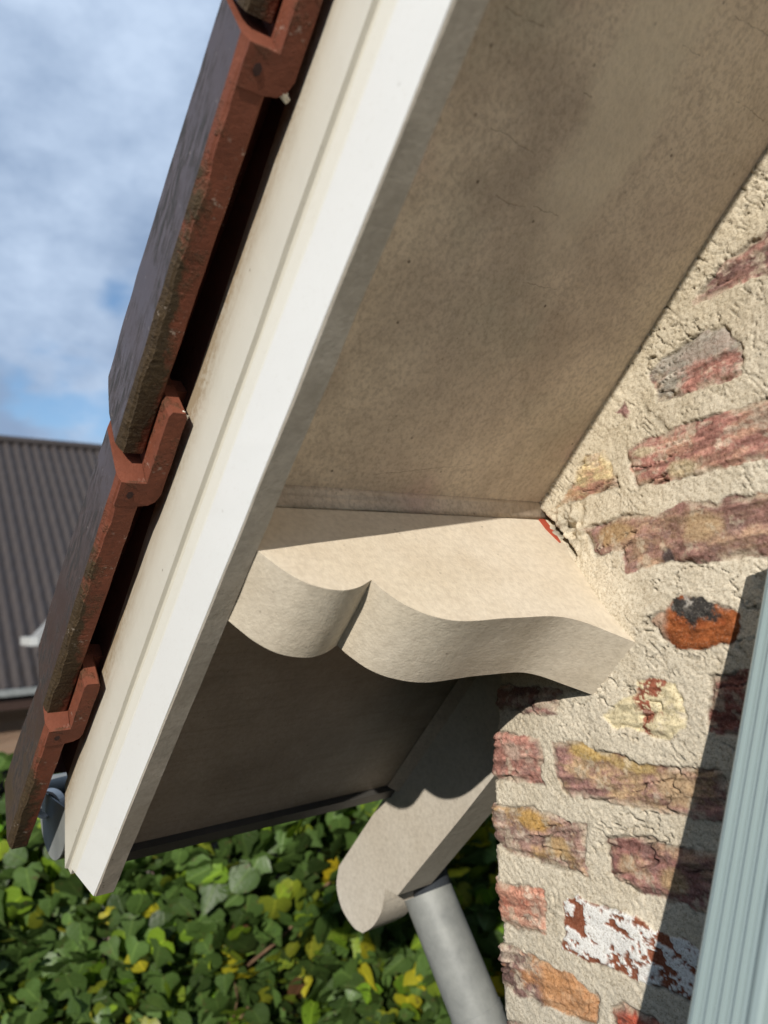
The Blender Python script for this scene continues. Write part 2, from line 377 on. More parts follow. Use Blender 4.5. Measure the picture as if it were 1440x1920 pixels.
BCOL = {  # main, patch, second patch
 'A':(PURP,(.30,.165,.135),PALE), 'B':((.39,.19,.155),(.36,.33,.28),PALE), 'C':(PURP,PURP,PALE), 'D':((.345,.168,.14),(.43,.25,.18),PALE),
 'E':(YEL,SALM,TAN), 'F':((.28,.155,.13),(.38,.25,.17),(.27,.17,.15)), 'G':(ORG,(.05,.045,.04),(.30,.07,.03)), 'H':((.64,.57,.38),(.66,.60,.46),DKR),
 'I':(DKR,(.24,.10,.08),PURP), 'J':((.30,.16,.12),PURP,PALE), 'K':((.41,.20,.16),(.52,.36,.29),PURP), 'L':((.30,.165,.145),(.42,.29,.17),(.35,.21,.17)),
 'M':((.33,.205,.17),(.46,.30,.15),PALE), 'N':((.30,.145,.125),(.38,.25,.17),PURP), 'O':(SALM,(.40,.15,.10),PALE), 'P':((.84,.83,.80),(.84,.83,.80),(.27,.09,.05)),
 'Q':((.20,.12,.105),(.58,.29,.14),PALE), 'R':(RED,(.48,.13,.06),DKR), 'S':(PURP,SALM,PALE)}
rb = random.Random(3)
def generic_bricks():
    k = 0
    for r in range(-45, 34):
        z0 = -.0905 + r*.0735
        x = .66 - (r % 2)*.11 - .0
        if r % 2: yield ('g%d' % k, x+.11+.0, x+.03, z0); k += 1
        while x > -2.4:
            w = rb.uniform(.17, .215)
            yield ('g%d' % k, x, x-w, z0); k += 1; x -= w+rb.uniform(.022, .036)
for nme, xa, xb, z0 in generic_bricks():
    # only where the photograph does not show the wall
    if not (xa < .205 or z0 < -.53 or z0 > .33): continue
    if xa > .12 and z0 > -.6: continue
    j = lambda: rb.uniform(-.004, .004)
    BR[nme] = [(xa+j(), z0+j()), ((xa+xb)/2, z0+j()), (xb+j(), z0+j()), (xb+j(), z0-.046+j()), ((xa+xb)/2, z0-.046+j()), (xa+j(), z0-.046+j())]
    BCOL[nme] = (rb.choice([PINK, PURP, SALM, DKR, (.30,.135,.11)]), rb.choice([TAN, PURP, SALM, PINK]), rb.choice([PALE, PURP]))

def build_wall():
    dx, dz = .00125, .00125
    xs = np.concatenate([np.linspace(-2.4, .17, 140)[:-1], np.arange(.17, .6105, dx)])
    zs = np.concatenate([np.linspace(-3.5, -.56, 160)[:-1], np.arange(-.56, .36, dz), np.linspace(.365, 3.05, 90)])
    ret = np.concatenate([np.arange(.0012, .02, .002), np.linspace(.024, .4, 30), np.linspace(.5, 3, 12)])   # return face depth
    u = np.concatenate([xs, xs[-1]+ret])
    nx, nz = len(u), len(zs); nf = len(xs)
    U, Z = np.meshgrid(u, zs, indexing='ij')
    # jitter for ragged brick edges
    Uj = U + .006*(fbm(U*60, Z*60, 11, 4, .6)-.5)*2
    Zj = Z + .0045*(fbm(U*70, Z*70, 21, 4, .6)-.5)*2
    best = np.full(U.shape, -1.0); bid = np.full(U.shape, -1, int)
    names = list(BR)
    for bi, k in enumerate(names):
        P = np.array(BR[k]); x0, z0 = P.min(0)-.02; x1, z1 = P.max(0)+.02
        ii = np.where((u > x0) & (u < x1))[0]; jj = np.where((zs > z0) & (zs < z1))[0]
        if len(ii) == 0 or len(jj) == 0: continue
        sl = np.s_[ii[0]:ii[-1]+1, jj[0]:jj[-1]+1]
        px, pz = Uj[sl], Zj[sl]; d = np.full(px.shape, 9.); ins = np.zeros(px.shape, bool)
        for (ax, az), (bx, bz) in zip(P, np.roll(P, -1, 0)):
            ex, ez = bx-ax, bz-az; t = np.clip(((px-ax)*ex+(pz-az)*ez)/(ex*ex+ez*ez+1e-12), 0, 1)
            d = np.minimum(d, np.hypot(px-ax-t*ex, pz-az-t*ez))
            cnd = (az > pz) != (bz > pz)
            xi = ax + (pz-az)*ex/np.where(abs(ez) < 1e-9, 1e-9, ez)
            ins ^= cnd & (px < xi)
        sd = np.where(ins, d, -d); m_ = sd > best[sl]
        best[sl] = np.where(m_, sd, best[sl]); bid[sl] = np.where(m_, bi, bid[sl])
    best = np.where(bid < 0, -.05, best)
    mask = sst(-.0010, .0018, best)
    cmask = sst(-.0004, .0009, best)
    # mortar relief
    mort = .0036*(fbm(U*14, Z*14, 31, 2)-.5) + .0010*(fbm(U*95, Z*95, 41, 3, .6)-.5) + .0015*(fbm(U*330, Z*330, 51, 2, .6)-.5)
    # trowel drag: ridges stretched diagonal
    d1 = U*.7+Z*.7; d2 = -U*.7+Z*.7
    mort += .0007*(fbm(d1*60, d2*280, 61, 3, .6)-.5)
    crs = np.abs(fbm(d1*34+2*fbm(U*40, Z*40, 66, 2), d2*120, 63, 3, .6)-.5); crease = (1-sst(0, .035, crs))*sst(.44, .60, fbm(U*24, Z*24, 67, 3))
    mort -= .0017*crease*sst(-.33, -.15, Z)
    # brick relief: laminated rock-like skin
    off = (bid*0.37)
    lam = fbm(U*22+off*13, Z*130+off*7+U*22, 71, 5, .62)
    brk = .0008 + .0060*(lam-.5) + .0050*(fbm(U*24+off, Z*30, 81, 3)-.5) + .0017*(fbm(U*240, Z*240, 91, 2, .6)-.5)
    brk -= .0022*(1-sst(0, .008, best))            # worn arrises
    split = np.abs(fbm(U*14+off*3, Z*42+off*5+U*10, 101, 3)-.5)
    spl = (1-sst(0, .020, split))*sst(.48, .60, fbm(U*18, Z*18, 111, 2)); brk -= .0045*spl
    h = mort*(1-mask) + brk*mask
    # crack between brick and mortar, here and there
    gap = np.exp(-(best/.0013)**2)*sst(.48, .62, fbm(U*30, Z*30, 121, 3))
    h -= .0026*gap
    # scored cracks in the mortar beds
    cr = np.abs(fbm(U*11, Z*26, 131, 4, .6)-.5)
    crm = (1-sst(0, .006, cr))*sst(.5, .62, fbm(U*9, Z*9, 141, 2))*(1-mask)
    h -= .0045*crm
    n = (U+Z)*R2
    ybase = -.6 - .03*sst(.27, .43, n)
    # broken-out mortar beside the bracket top
    pk = np.exp(-(((U-.508)/.030)**2+((Z-.064)/.020)**2))
    h += pk*(.050*(fbm(U*46, Z*46, 151, 3, .7)-.55))
    wv = .004*(fbm(n_*90 if False else (U+Z)*60, Z*0, 155, 3)-.5)
    slot = (1-sst(.0020, .0042, np.abs(U-Z-.4575+wv)))*sst(.368, .385, (U+Z)*R2)*sst(.456, .446, (U+Z)*R2); h -= .022*slot
    # ---- colour
    nz_ = lambda f, s, o=4, g=.6: fbm(U*f, Z*f, s, o, g)
    colm = np.empty(U.shape+(3,)); t = nz_(16, 161)[..., None]; t2 = sst(.45, .7, nz_(45, 171))[..., None]
    colm[:] = (.68, .61, .485); colm = colm*(.86+.28*t); colm = colm*(1-.25*t2) + np.array((.44, .36, .24))*.25*t2
    pg = np.clip(pk*1.3, 0, 1)[..., None]*sst(.40, .55, nz_(90, 175))[..., None]; colm = colm*(1-pg*.6)+np.array((.30, .29, .26))*pg*.6
    up = sst(.30, .43, n)[..., None]; colm = colm*(1-up*.25) + np.array((.52, .44, .28))*up*.25
    lowg = sst(-.30, -.42, Z)[..., None]; colm = colm*(1-.35*lowg) + np.array((.42, .39, .33))*.35*lowg
    MA = np.array([BCOL[k][0] for k in names]+[(0, 0, 0)]); PA = np.array([BCOL[k][1] for k in names]+[(0, 0, 0)]); SA = np.array([BCOL[k][2] for k in names]+[(0, 0, 0)])
    o2 = off*3.1
    p1 = sst(.42, .70, fbm(U*26+o2, Z*44+o2, 181, 6, .72))[..., None]
    p2 = sst(.52, .72, fbm(U*60-o2, Z*90+o2, 191, 5, .72))[..., None]
    cb = MA[bid]*(1-p1) + PA[bid]*p1; cb = cb*(1-.75*p2) + SA[bid]*.75*p2
    cb = cb*(1-.55*spl[..., None])*((.42+1.16*fbm(U*90+o2, Z*190, 201, 5, .8))*(.80+.5*sst(.40, .60, lam)))[..., None]
    for kn, pu_, pz, ru, rz_, pc in (('L', .472, -.156, .030, .010, (.52, .36, .13)), ('L', .425, -.160, .030, .009, (.50, .36, .15)), ('L', .385, -.175, .025, .018, (.46, .33, .20)), ('M', .553, -.236, .022, .012, (.52, .31, .09)), ('M', .520, -.255, .018, .012, (.46, .31, .15)),
                              ('N', .392, -.252, .016, .012, (.45, .31, .17)), ('N', .440, -.250, .012, .010, (.46, .32, .20)), ('F', .436, .052, .030, .012, (.40, .27, .14)), ('F', .34, .050, .022, .016, (.44, .31, .18)), ('F', .375, .026, .006, .010, (.07, .06, .065)),
                              ('D', .36, .103, .020, .010, (.60, .51, .33)), ('D', .405, .128, .018, .006, (.58, .50, .34)), ('K', .575, -.168, .018, .012, (.56, .41, .33)), ('E', .463, .104, .010, .006, (.36, .20, .15)), ('E', .505, .098, .014, .008, (.46, .26, .15))):
        pw = np.exp(-(((U-pu_)/ru)**2 + ((Z-pz)/rz_)**2)); pw = (sst(.30, .75, pw + .7*(nz_(60, 231, 5, .7)-.5))*(bid == names.index(kn)))[..., None]*.85
        cb = cb*(1-pw) + np.array(pc)*(.75+.5*nz_(120, 236)[..., None])*pw
    # smear of mortar over brick faces
    sm = sst(.60, .72, fbm(U*60, Z*60+5, 211, 4, .7))[..., None]*.55
    edge = (1-sst(.001, .008, best))[..., None]*sst(.42, .6, nz_(55, 221))[..., None]*.7
    sm = np.maximum(sm, edge)
    ip = names.index('P')
    isP = bid == ip
    cb = cb*(1-sm) + np.array((.58, .50, .38))*sm
    # flaking white paint brick
    fl = fbm(U*44+3, Z*62, 233, 4, .62); fl2 = fbm(U*150, Z*210, 241, 3, .6)
    lowz = sst(-.315, -.348, Z - .10*(U-.44)*0); bare = np.maximum(sst(.625, .635, fl), sst(.62-.10*lowz, .64-.10*lowz, fl2)*sst(.40, .55, fl+.10*lowz))
    bare = np.maximum(bare, (1-sst(.0, .004, best))*sst(.5, .55, fl2))[..., None]
    cp = np.array((.84, .83, .80))*(.93+.1*nz_(30, 251)[..., None])*(1-bare) + np.array((.25, .085, .045))*(.7+.6*nz_(80, 261)[..., None])*bare
    cb = np.where(isP[..., None], cp, cb)
    h = np.where(isP, mask*(.001+.004*(fbm(U*30, Z*34, 271, 3)-.5)-.0013*bare[..., 0]) + (1-mask)*mort - .003*gap, h)
    # brick H: split stone with red core
    ih = bid == names.index('H')
    core = (sst(.418, .412, U+.022*(nz_(90, 281, 5, .7)-.5))*sst(.394, .399, U+.03*(nz_(110, 291, 5, .7)-.5) + .25*(Z+.11)))*sst(.60, .56, nz_(150, 293, 4, .7)); core = core[..., None]
    ch = np.array((.70, .61, .40))*(.85+.3*nz_(60, 301)[..., None]); ch = ch*(1-core)+np.array((.30, .10, .06))*core
    ch = ch*(1-.5*p2)+np.array((.62, .55, .48))*.5*p2
    cb = np.where(ih[..., None], ch, cb)
    # brick G: black burnt blotch up top with white bloom
    ig = bid == names.index('G')
    blk = np.exp(-(((U-.352)/.022)**2+((Z+.018)/.014)**2)); blk0 = blk; blk = sst(.35, .6, blk + 1.1*(nz_(110, 311, 5, .7)-.5))[..., None]
    cg = np.array((.30, .092, .030))*(.45+1.1*nz_(110, 321, 5, .7)[..., None]); cg = cg*(1-p2*.5)+np.array((.26, .06, .02))*p2*.5
    cg = cg*(1-blk)+np.array((.045, .042, .04))*blk; wb = (sst(.52, .66, nz_(95, 326, 5, .7))*sst(-.024, -.012, Z+.006*(nz_(60, 327)-.5)))[..., None]; cg = cg*(1-wb*.8)+np.array((.58, .54, .48))*wb*.8; mr = sst(.376, .384, U+.008*(nz_(80, 328)-.5))[..., None]; cg = cg*(1-mr*.7)+np.array((.56, .44, .34))*mr*.7
    cb = np.where(ig[..., None], cg, cb)
    ibq = bid == names.index('B')
    gz = sst(.196, .206, Z-.12*(U-.35)*0+.01*(nz_(60, 331)-.5))[..., None]
    cb = np.where(ibq[..., None], cb*(1-gz*.8)+np.array((.40, .37, .32))*gz*.8, cb)
    iq = bid == names.index('Q')
    qz = sst(.560, .545, U+.01*(nz_(60, 341)-.5))[..., None]
    cb = np.where(iq[..., None], cb*(1-qz*.75)+np.array((.56, .29, .13))*qz*.75, cb)
    col = colm*(1-cmask[..., None]) + cb*cmask[..., None]
    dk = np.clip(slot*1.2+gap*.6+crm*.6+crease*.42*(1-mask)*sst(-.33, -.12, Z), 0, 1)[..., None]; col = col*(1-dk*.75)
    # ---- positions
    V = np.empty((nx, nz, 3))
    edgej = .0045*(fbm(Z*40, Z*0+.5, 351, 3)-.5) + .004*(mask-.35) + h*.6
    near = sst(.596, .6105, np.minimum(U, xs[-1]))
    V[..., 0] = np.minimum(U, xs[-1]) + near*edgej
    V[..., 1] = ybase + h - np.maximum(U-xs[-1], 0) - .004*sst(.603, .6105, np.minimum(U, xs[-1]))
    V[nf:, :, 0] += h[nf:]*.4
    V[..., 2] = Z
    # clip the sheet under the gable slope: anything above n=.47 is folded down onto the slope
    nn = (V[..., 0]+V[..., 2])*R2; ex = np.maximum(nn-.475, 0)
    V[..., 2] -= ex/R2
    V = V.reshape(-1, 3) - np.array(HB)
    idx = np.arange(nx*nz).reshape(nx, nz)
    q = np.stack([idx[:-1, :-1], idx[:-1, 1:], idx[1:, 1:], idx[1:, :-1]], -1).reshape(-1, 4)
    # drop faces folded flat on the slope
    exf = ex.reshape(-1); q = q[~((exf[q] > .004).all(1))]
    q = q[:, ::-1] if False else q
    me = bpy.data.meshes.new('gable_wall')
    me.vertices.add(len(V)); me.vertices.foreach_set('co', V.ravel())
    me.loops.add(q.size); me.loops.foreach_set('vertex_index', q.ravel().astype(np.int32))
    me.polygons.add(len(q)); me.polygons.foreach_set('loop_start', np.arange(0, q.size, 4, dtype=np.int32)); 
    me.update(calc_edges=True); me.validate()
    ca = me.color_attributes.new('Col', 'FLOAT_COLOR', 'POINT')
    c4 = np.ones((nx*nz, 4), np.float32); c4[:, :3] = np.clip(col.reshape(-1, 3), .01, .9); ca.data.foreach_set('color', c4.ravel())
    fa = me.attributes.new('brick', 'FLOAT', 'POINT'); fa.data.foreach_set('value', mask.ravel().astype(np.float32))
    me.polygons.foreach_set('use_smooth', np.ones(len(me.polygons), bool))
    o = bpy.data.objects.new('gable_wall', me); C.objects.link(o); o.parent = house; me.materials.append(MAT_WALL)
build_wall()

# uneven hand-painted timber: subdivide along an axis and wobble
def wobble(bm, amp, sc, seed=0):
    from mathutils import noise
    for v in bm.verts:
        q = v.co*sc + Vector((seed, seed*.7, 0)); n_ = noise.noise_vector(q); v.co += n_*amp
def loft(bm, prof, s0, s1, k, f=H):
    """profile in (y,n) swept along s with k segments"""
    rings = [[bm.verts.new(f(s0+(s1-s0)*i/k, y, n)) for (y, n) in prof] for i in range(k+1)]
    N = len(prof)
    for a_, b_ in zip(rings, rings[1:]):
        for j in range(N): bm.faces.new((a_[j], a_[(j+1) % N], b_[(j+1) % N], b_[j]))
    bm.faces.new(rings[0][::-1]); bm.faces.new(rings[-1])

# soffit board
bm = bmesh.new()
loft(bm, [(-.252, .452), (-.252, .475), (-.80, .475), (-.80, .452)], -2.2, .362, 8)
sof = bm_obj('soffit', bm, MAT_SOFFIT, house)
sof['label'] = 'stained cream soffit board sloping under the verge'
# the lower panel of the soffit, the deeper shade there put into its colour
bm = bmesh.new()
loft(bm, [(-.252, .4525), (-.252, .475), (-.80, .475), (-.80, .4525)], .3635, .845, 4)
lps = bm_obj('shaded_soffit_panel', bm, MAT_SOFFIT_SHADED, house); lps['label'] = 'soffit panel below the bracket, darkened in colour for its shade'
# roof deck above
bm = bmesh.new()
loft(bm, [(-.27, .480), (-.27, .556), (-5, .556), (-5, .480)], -2.2, .86, 2)
roof = bm_obj('roof', bm, MAT_DARKWOOD, house)

# bargeboard: lower board, upper board, strip in shade brown above; plumb/raked cut ends
bb = bpy.data.objects
def board(name, prof, s0, ends, mat, parent, k=90, amp=.0006, seed=1):
    """ends: function n -> s of lower cut"""
    bm = bmesh.new()
    rings = []
    for i in range(k+1):
        rings.append([bm.verts.new(H(s0+(ends(n)-s0)*i/k, y, n)) for (y, n) in prof])
    N = len(prof)
    for a_, b_ in zip(rings, rings[1:]):
        for j in range(N): bm.faces.new((a_[j], a_[(j+1) % N], b_[(j+1) % N], b_[j]))
    bm.faces.new(rings[0][::-1]); bm.faces.new(rings[-1])
    wobble(bm, amp, 14, seed)
    return bm_obj(name, bm, mat, parent, bev=.0016, seg=2)
lo_end = lambda n: .800 + (n-.382)*.85
hi_end = lambda n: .873 - (n-.457)*.95
lower = board('bargeboard', [(-.242, .382), (-.242, .4325), (-.24225, .4331), (-.242, .4337), (-.242, .4480), (-.2455, .4500), (-.262, .4505), (-.262, .382)], -2.2, lo_end, MAT_BOARD_LO, house)
lower['label'] = 'white painted bargeboard with a cream upper strip along the verge'
upper = board('upper_strip', [(-.2403, .4570), (-.2403, .5240), (-.262, .5240), (-.262, .4512), (-.2468, .4512), (-.2440, .4560)], -2.2, hi_end, MAT_BOARD_HI, lower, seed=5)
# underside strip of the bargeboard is darker than its face: a thin painted fillet
bm = bmesh.new()
loft(bm, [(-.2430, .3800), (-.2430, .3832), (-.2613, .3832), (-.2613, .3800)], -2.2, .798, 120)
wobble(bm, .0006, 30, 3)
bm_obj('dark_under_edge', bm, MAT_BOARD_UNDER, lower, bev=.0008)
bm = bmesh.new()
loft(bm, [(-.2415, .5245), (-.2415, .60), (-.266, .60), (-.266, .5245)], -2.2, .80, 2)
bm_obj('verge_shade_strip', bm, simple('verge_shade_brown', (.085, .036, .024), (.11, .05, .032), 30, .75), house)  # dark brown stands in for the shade on the board's top edge

# main bracket
near_prof = catmull([(-.2616, .3824), (-.2680, .3704), (-.2771, .3560), (-.2920, .3425), (-.3130, .3360), (-.3320, .3385), (-.3493, .3465)], 6)
second = catmull([(-.3497, .3440), (-.3545, .3335), (-.3656, .3180), (-.3845, .3050), (-.4131, .2972), (-.4626, .2970), (-.5152, .2960), (-.5454, .2895), (-.5738, .2735), (-.5986, .2581), (-.64, .228)], 6)
prof = near_prof + second + [(-.66, .228), (-.66, .456), (-.2616, .456)]
bm = bmesh.new()
K = 14
rings = [[bm.verts.new(H(.327+.073*i/K, y, n)) for (y, n) in prof] for i in range(K+1)]
N = len(prof)
for a_, b_ in zip(rings, rings[1:]):
    for j in range(N): bm.faces.new((a_[j], a_[(j+1) % N], b_[(j+1) % N], b_[j]))
bm.faces.new(rings[0][::-1]); bm.faces.new(rings[-1])
wobble(bm, .0007, 25, 2)
brk = bm_obj('bracket', bm, MAT_BRACKET, house, bev=.0018, seg=3)
brk['label'] = 'cream scrolled bracket between bargeboard and brick wall'
for p in brk.data.polygons: p.use_smooth = True
brk.data.set_sharp_from_angle(angle=math.radians(32))
# caulk fillet between bracket and soffit
bm = bmesh.new()
cf = [(.3262, .4525), (.314, .4525), (.3175, .4490), (.3215, .4445), (.3262, .436)]
prism(bm, [H(s, -.258, n) for s, n in cf], [H(s, -.645, n) for s, n in cf])
bmesh.ops.subdivide_edges(bm, edges=bm.edges[:], cuts=2)
wobble(bm, .0012, 22, 4)
cau = bm_obj('caulk_fillet', bm, MAT_SOFFIT, brk, smooth=True)
# red primer sliver where the bracket meets the wall
bm = bmesh.new()
pr = [(-.622, .452), (-.6315, .452), (-.6265, .418), (-.6205, .398), (-.618, .398), (-.616, .42)]
prism(bm, [H(.3262, y-.004, n) for y, n in pr], [H(.345, y-.004, n) for y, n in pr])
bm_obj('red_primer_edge', bm, MAT_RED, brk)

# rafter tail beyond the wall corner, scrolled end
top = [(.30, .456), (1.066, .456)]
endc = catmull([(1.066, .452), (1.094, .436), (1.106, .412), (1.106, .392), (1.097, .366), (1.081, .349)], 6)
hook = catmull([(1.081, .349), (1.050, .3425), (1.018, .3445), (.994, .3530), (.978, .3640)], 6)
rp = [(.30, .332), (.30, .456)] + endc + hook[1:] + [(.958, .341), (.75, .336)]
bm = bmesh.new()
prism(bm, [H(s, -.70, n) for s, n in rp], [H(s, -.765, n) for s, n in rp])
raf = bm_obj('rafter_tail', bm, MAT_RAFTER, house, bev=.0015)
for p in raf.data.polygons: p.use_smooth = True
raf.data.set_sharp_from_angle(angle=math.radians(35))
raf['label'] = 'cream rafter tail with a scroll cut end beside the downpipe'
# small beading along top of rafter
bm = bmesh.new()
loft(bm, [(-.688, .4515), (-.700, .4515), (-.700, .438)], .32, .845, 10)
bm_obj('beading', bm, MAT_SOFFIT, raf)
# eaves fascia: dark board under the gutter
bm = bmesh.new()
loft(bm, [(-.262, .444), (-.262, .53), (-4, .53), (-4, .444)], .8465, .866, 2)
bm_obj('fascia_board', bm, MAT_DARK, house)
# eaves wall return + gable infill above rafters, keeps light out of roof
bm = bmesh.new()
box(bm, (-2.4, -5, -3.5), (.58, -.66, -.20)); bm_obj('inner_wall', bm, MAT_DARK, house)

# outward tilted window sash: stile runs along E0->E1
E0 = Vector((.251, -.524, .016)); E1 = Vector((.277, -.423, -.259))
ad = (E1-E0).normalized(); bdir = Vector((-1, 0, 0)); bdir = (bdir-ad*bdir.dot(ad)).normalized(); cn = ad.cross(bdir); 
if cn.y < 0: cn = -cn
SO = E0 - ad*.034
def Sf(a_, b_, c_): return tuple(SO + ad*a_ + bdir*b_ + cn*c_)
a = M('aluminium_profile', .34, .5)
c = a.mix(a.noise(8, 4), (.235, .30, .30), (.275, .335, .33)); a.col(c)
a.bump(a.noise(14, 3), .15, .0015)
MAT_ALU = a.m
a = M('aluminium_smooth_face', .3, .5); a.col(a.mix(a.noise(6, 3), (.30, .35, .335), (.34, .385, .365))); a.bump(a.noise(10, 3), .12, .0015); MAT_ALU2 = a.m
win = bpy.data.objects.new('window', None); C.objects.link(win); win.parent = house; win.location = Vector(SO) - Vector(HB)
win['label'] = 'pale green aluminium window sash tilted open outward'
LEN = .62; WID = .62
# ribbed stile cross-section in (b,c)
ribs = [(0, -.045), (0, -.0015), (.0015, 0)]
x = .0035
for k in range(4):
    ribs += [(x, 0), (x+.0006, .0024), (x+.0013, .0024), (x+.0018, .0002), (x+.0034, .0002), (x+.0037, -.0008), (x+.0042, -.0008), (x+.0045, 0)]; x += .0076
ribs += [(x, 0), (x+.0012, .0022), (x+.0035, .0034), (x+.007, .0034), (x+.009, .0015), (x+.0095, -.004), (x+.0095, -.045)]
rb0 = [(a_, c_) for a_, c_ in ribs]; XW = x+.0095
bm = bmesh.new()
prism(bm, [Sf(.0, b_, c_) for b_, c_ in rb0], [Sf(LEN, b_, c_) for b_, c_ in rb0])
bm_obj('stile', bm, MAT_ALU, win)
bm = bmesh.new(); prism(bm, [Sf(.0, WID-b_, c_) for b_, c_ in rb0], [Sf(LEN, WID-b_, c_) for b_, c_ in rb0])
bm_obj('stile', bm, MAT_ALU, win)
for q0, q1 in ((.001, .06), (LEN-.06, LEN-.001)):
    bm = bmesh.new(); box(bm, (q0, XW+.0005, -.042), (q1, WID-XW-.0005, -.004), Sf); bm_obj('rail', bm, MAT_ALU, win)
bm = bmesh.new(); box(bm, (.0605, XW+.0003, -.028), (LEN-.0605, WID-XW-.0003, -.012), Sf)
bm_obj('glazing_panel', bm, MAT_ALU2, win)
# fixed frame in the wall, hidden behind the sash
bm = bmesh.new()
FO = [(-.41, -.62), (.245, -.62), (.245, .03), (-.41, .03)]; FI = [(-.36, -.57), (.195, -.57), (.195, -.02), (-.36, -.02)]
def fring(y): return [[bm.verts.new((x_, y, z_)) for x_, z_ in q] for q in (FO, FI)]
fa, fb = fring(-.64), fring(-.588)
for k in range(4):
    j = (k+1) % 4
    for vs_ in ((fa[0][k], fa[0][j], fa[1][j], fa[1][k]), (fb[0][k], fb[0][j], fb[1][j], fb[1][k]), (fa[0][k], fa[0][j], fb[0][j], fb[0][k]), (fa[1][k], fa[1][j], fb[1][j], fb[1][k])): bm.faces.new(vs_)
bm_obj('outer_frame', bm, MAT_ALU, win, bev=.002)
bm = bmesh.new(); box(bm, (-.359, -.63, -.569), (.194, -.600, -.021))
a = M('dark_glass', .05, .6); a.col((.02, .025, .028)); bm_obj('pane', bm, a.m, win)

# ------------------------------------------------------------------ VERGE TILES
def make_tile(s0, L_, last=False, label='', up_ext=.072, seed=0):
    """interlocking verge tile. s0 = visible upper end of the flange, L_ = visible length"""
    nb = .505; rise = .020                    # bottom climbs outward as each tile is tipped on the one below
    s1 = s0 + L_
    root = empty('roof_tile', H(s0, -.2, nb)); tag(root, label, 'roof tile', 'glazed clay tiles along the verge')
    def nbot(s): return nb + rise*(s-s0)/.325
    bm = bmesh.new()
    def tag_faces(bm):
        # raw clay on undersides, ends and inside; glaze on the outer cheek and the top
        for f in bm.faces:
            nrm = f.normal; out = nrm.y; upn = nrm.x*R2+nrm.z*R2
            f.material_index = 0 if ((out > .80 and f.calc_center_median().y > -.1955) or (upn > .5 and f.calc_area() > 4e-6)) else 1
    # flange cheek: closed loft along s; chamfered outer bottom edge with a hairline ledge
    rj = random.Random(int(seed*10)); K = 130; rings = []
    for i in range(K+1):
        t = i/K; s = s0 + (s1-s0)*t; b = nbot(s); w = .0235 - .0015*t
        hi = .0685 + .012*min(1, t*1.6)
        if not last and t > .955: hi -= .026*(t-.955)/.045
        j = .0009*math.sin(s*61+seed)+.0006*math.sin(s*143+seed*2)+.0010*(rj.random()-.5)*min(1, .25+t*1.6)
        P = [(-.1945, b+.0098), (-.1946, b+hi-.012), (-.1985, b+hi-.003), (-.206, b+hi), (-.1945-w-.001, b+hi), (-.1945-w, b+.001), (-.1945-w+.0015, b),
             (-.1985+j*.8, b+j*.3), (-.1980+j*.9, b+.0016+j*.5), (-.1964+j*.6, b+.0034)]
        off = lambda n: -.28*(n-b)*(1-t) - (.0 if last else .25)*(n-b)*t + (-.62*(n-b)*t if False else 0) + ((.50*(b+hi-n)-.036)*1.0 if last and t > 0 else 0)*t
        rings.append([bm.verts.new(H(s + off(n) , y, n)) for y, n in P])
    N = len(rings[0])
    for a_, b_ in zip(rings, rings[1:]):
        for q in range(N): bm.faces.new((a_[q], a_[(q+1) % N], b_[(q+1) % N], b_[q])).material_index = 0 if q < 4 else 1
    for cp in (rings[0][::-1], rings[-1]): bm.faces.new(cp).material_index = 1
    bmesh.ops.recalc_face_normals(bm, faces=bm.faces[:])
    wobble(bm, .0005, 40, seed)
    fl = bm_obj('flange', bm, [MAT_GLAZE, MAT_CLAY], root)
    me = fl.data; at = me.attributes.new('moss', 'FLOAT', 'POINT'); bl = base(root)
    vals = []
    for v in me.vertices:
        p = v.co + bl; s = (p.x-p.z)*R2; n = (p.x+p.z)*R2; t = (s-s0)/L_
        e = max(0, min(1, (p.y+.2075)/.009)); vals.append((.05+.85*e)*(.10+1.15*min(1, max(0, t)*1.35)) + .55*max(0, t-.25))
    at.data.foreach_set('value', vals)
    # step + tongue that tucks behind the tile above
    bm = bmesh.new()
    st = [(s0-.0005, -.1975), (s0-.0005, -.2185), (s0-.070, -.2175), (s0-.0745, -.2195), (s0-.0745, -.2305), (s0-.070, -.2328), (s0+.011, -.2335), (s0+.019, -.2310), (s0+.0235, -.2255), (s0+.0255, -.2150), (s0+.0255, -.1975)]
    A = [H(s, y, nbot(s)-.0004) for s, y in st]; B = [H(s-.004, y, nb+.052) for s, y in st]
    prism(bm, A, B)
    es = [e for e in bm.edges if len(e.link_faces) == 2 and e.calc_face_angle(0) > .3]
    bmesh.ops.bevel(bm, geom=es, offset=.0012, segments=2, affect='EDGES', clamp_overlap=True)
    bmesh.ops.subdivide_edges(bm, edges=[e for e in bm.edges if e.calc_length() > .02], cuts=5)
    wobble(bm, .0006, 60, seed+3)
    tg = bm_obj('tongue', bm, [MAT_CLAY], root)
    at = tg.data.attributes.new('moss', 'FLOAT', 'POINT'); at.data.foreach_set('value', [.26]*len(tg.data.vertices))
    hc = Vector(H(s0+.0125, -.2075, nbot(s0+.0125)-.0008)); bm = bmesh.new(); ps = Vector((R2, 0, -R2)); pn = Vector((R2, 0, R2)); py = Vector((0, 1, 0))
    hx = [(math.cos(math.radians(60*k+12)), math.sin(math.radians(60*k+12))) for k in range(6)]
    prism(bm, [hc + ps*a_*.0042 + py*b_*.0030 for a_, b_ in hx], [hc + ps*a_*.0042 + py*b_*.0030 + pn*.004 for a_, b_ in hx])
    bm_obj('peg_hole_plug', bm, MAT_HOLE_SHADE, tg)  # solid plug, the darkness inside the hole is only its colour
    # body slab running in over the roof deck
    bm = bmesh.new()
    EB = .045 if last else .001
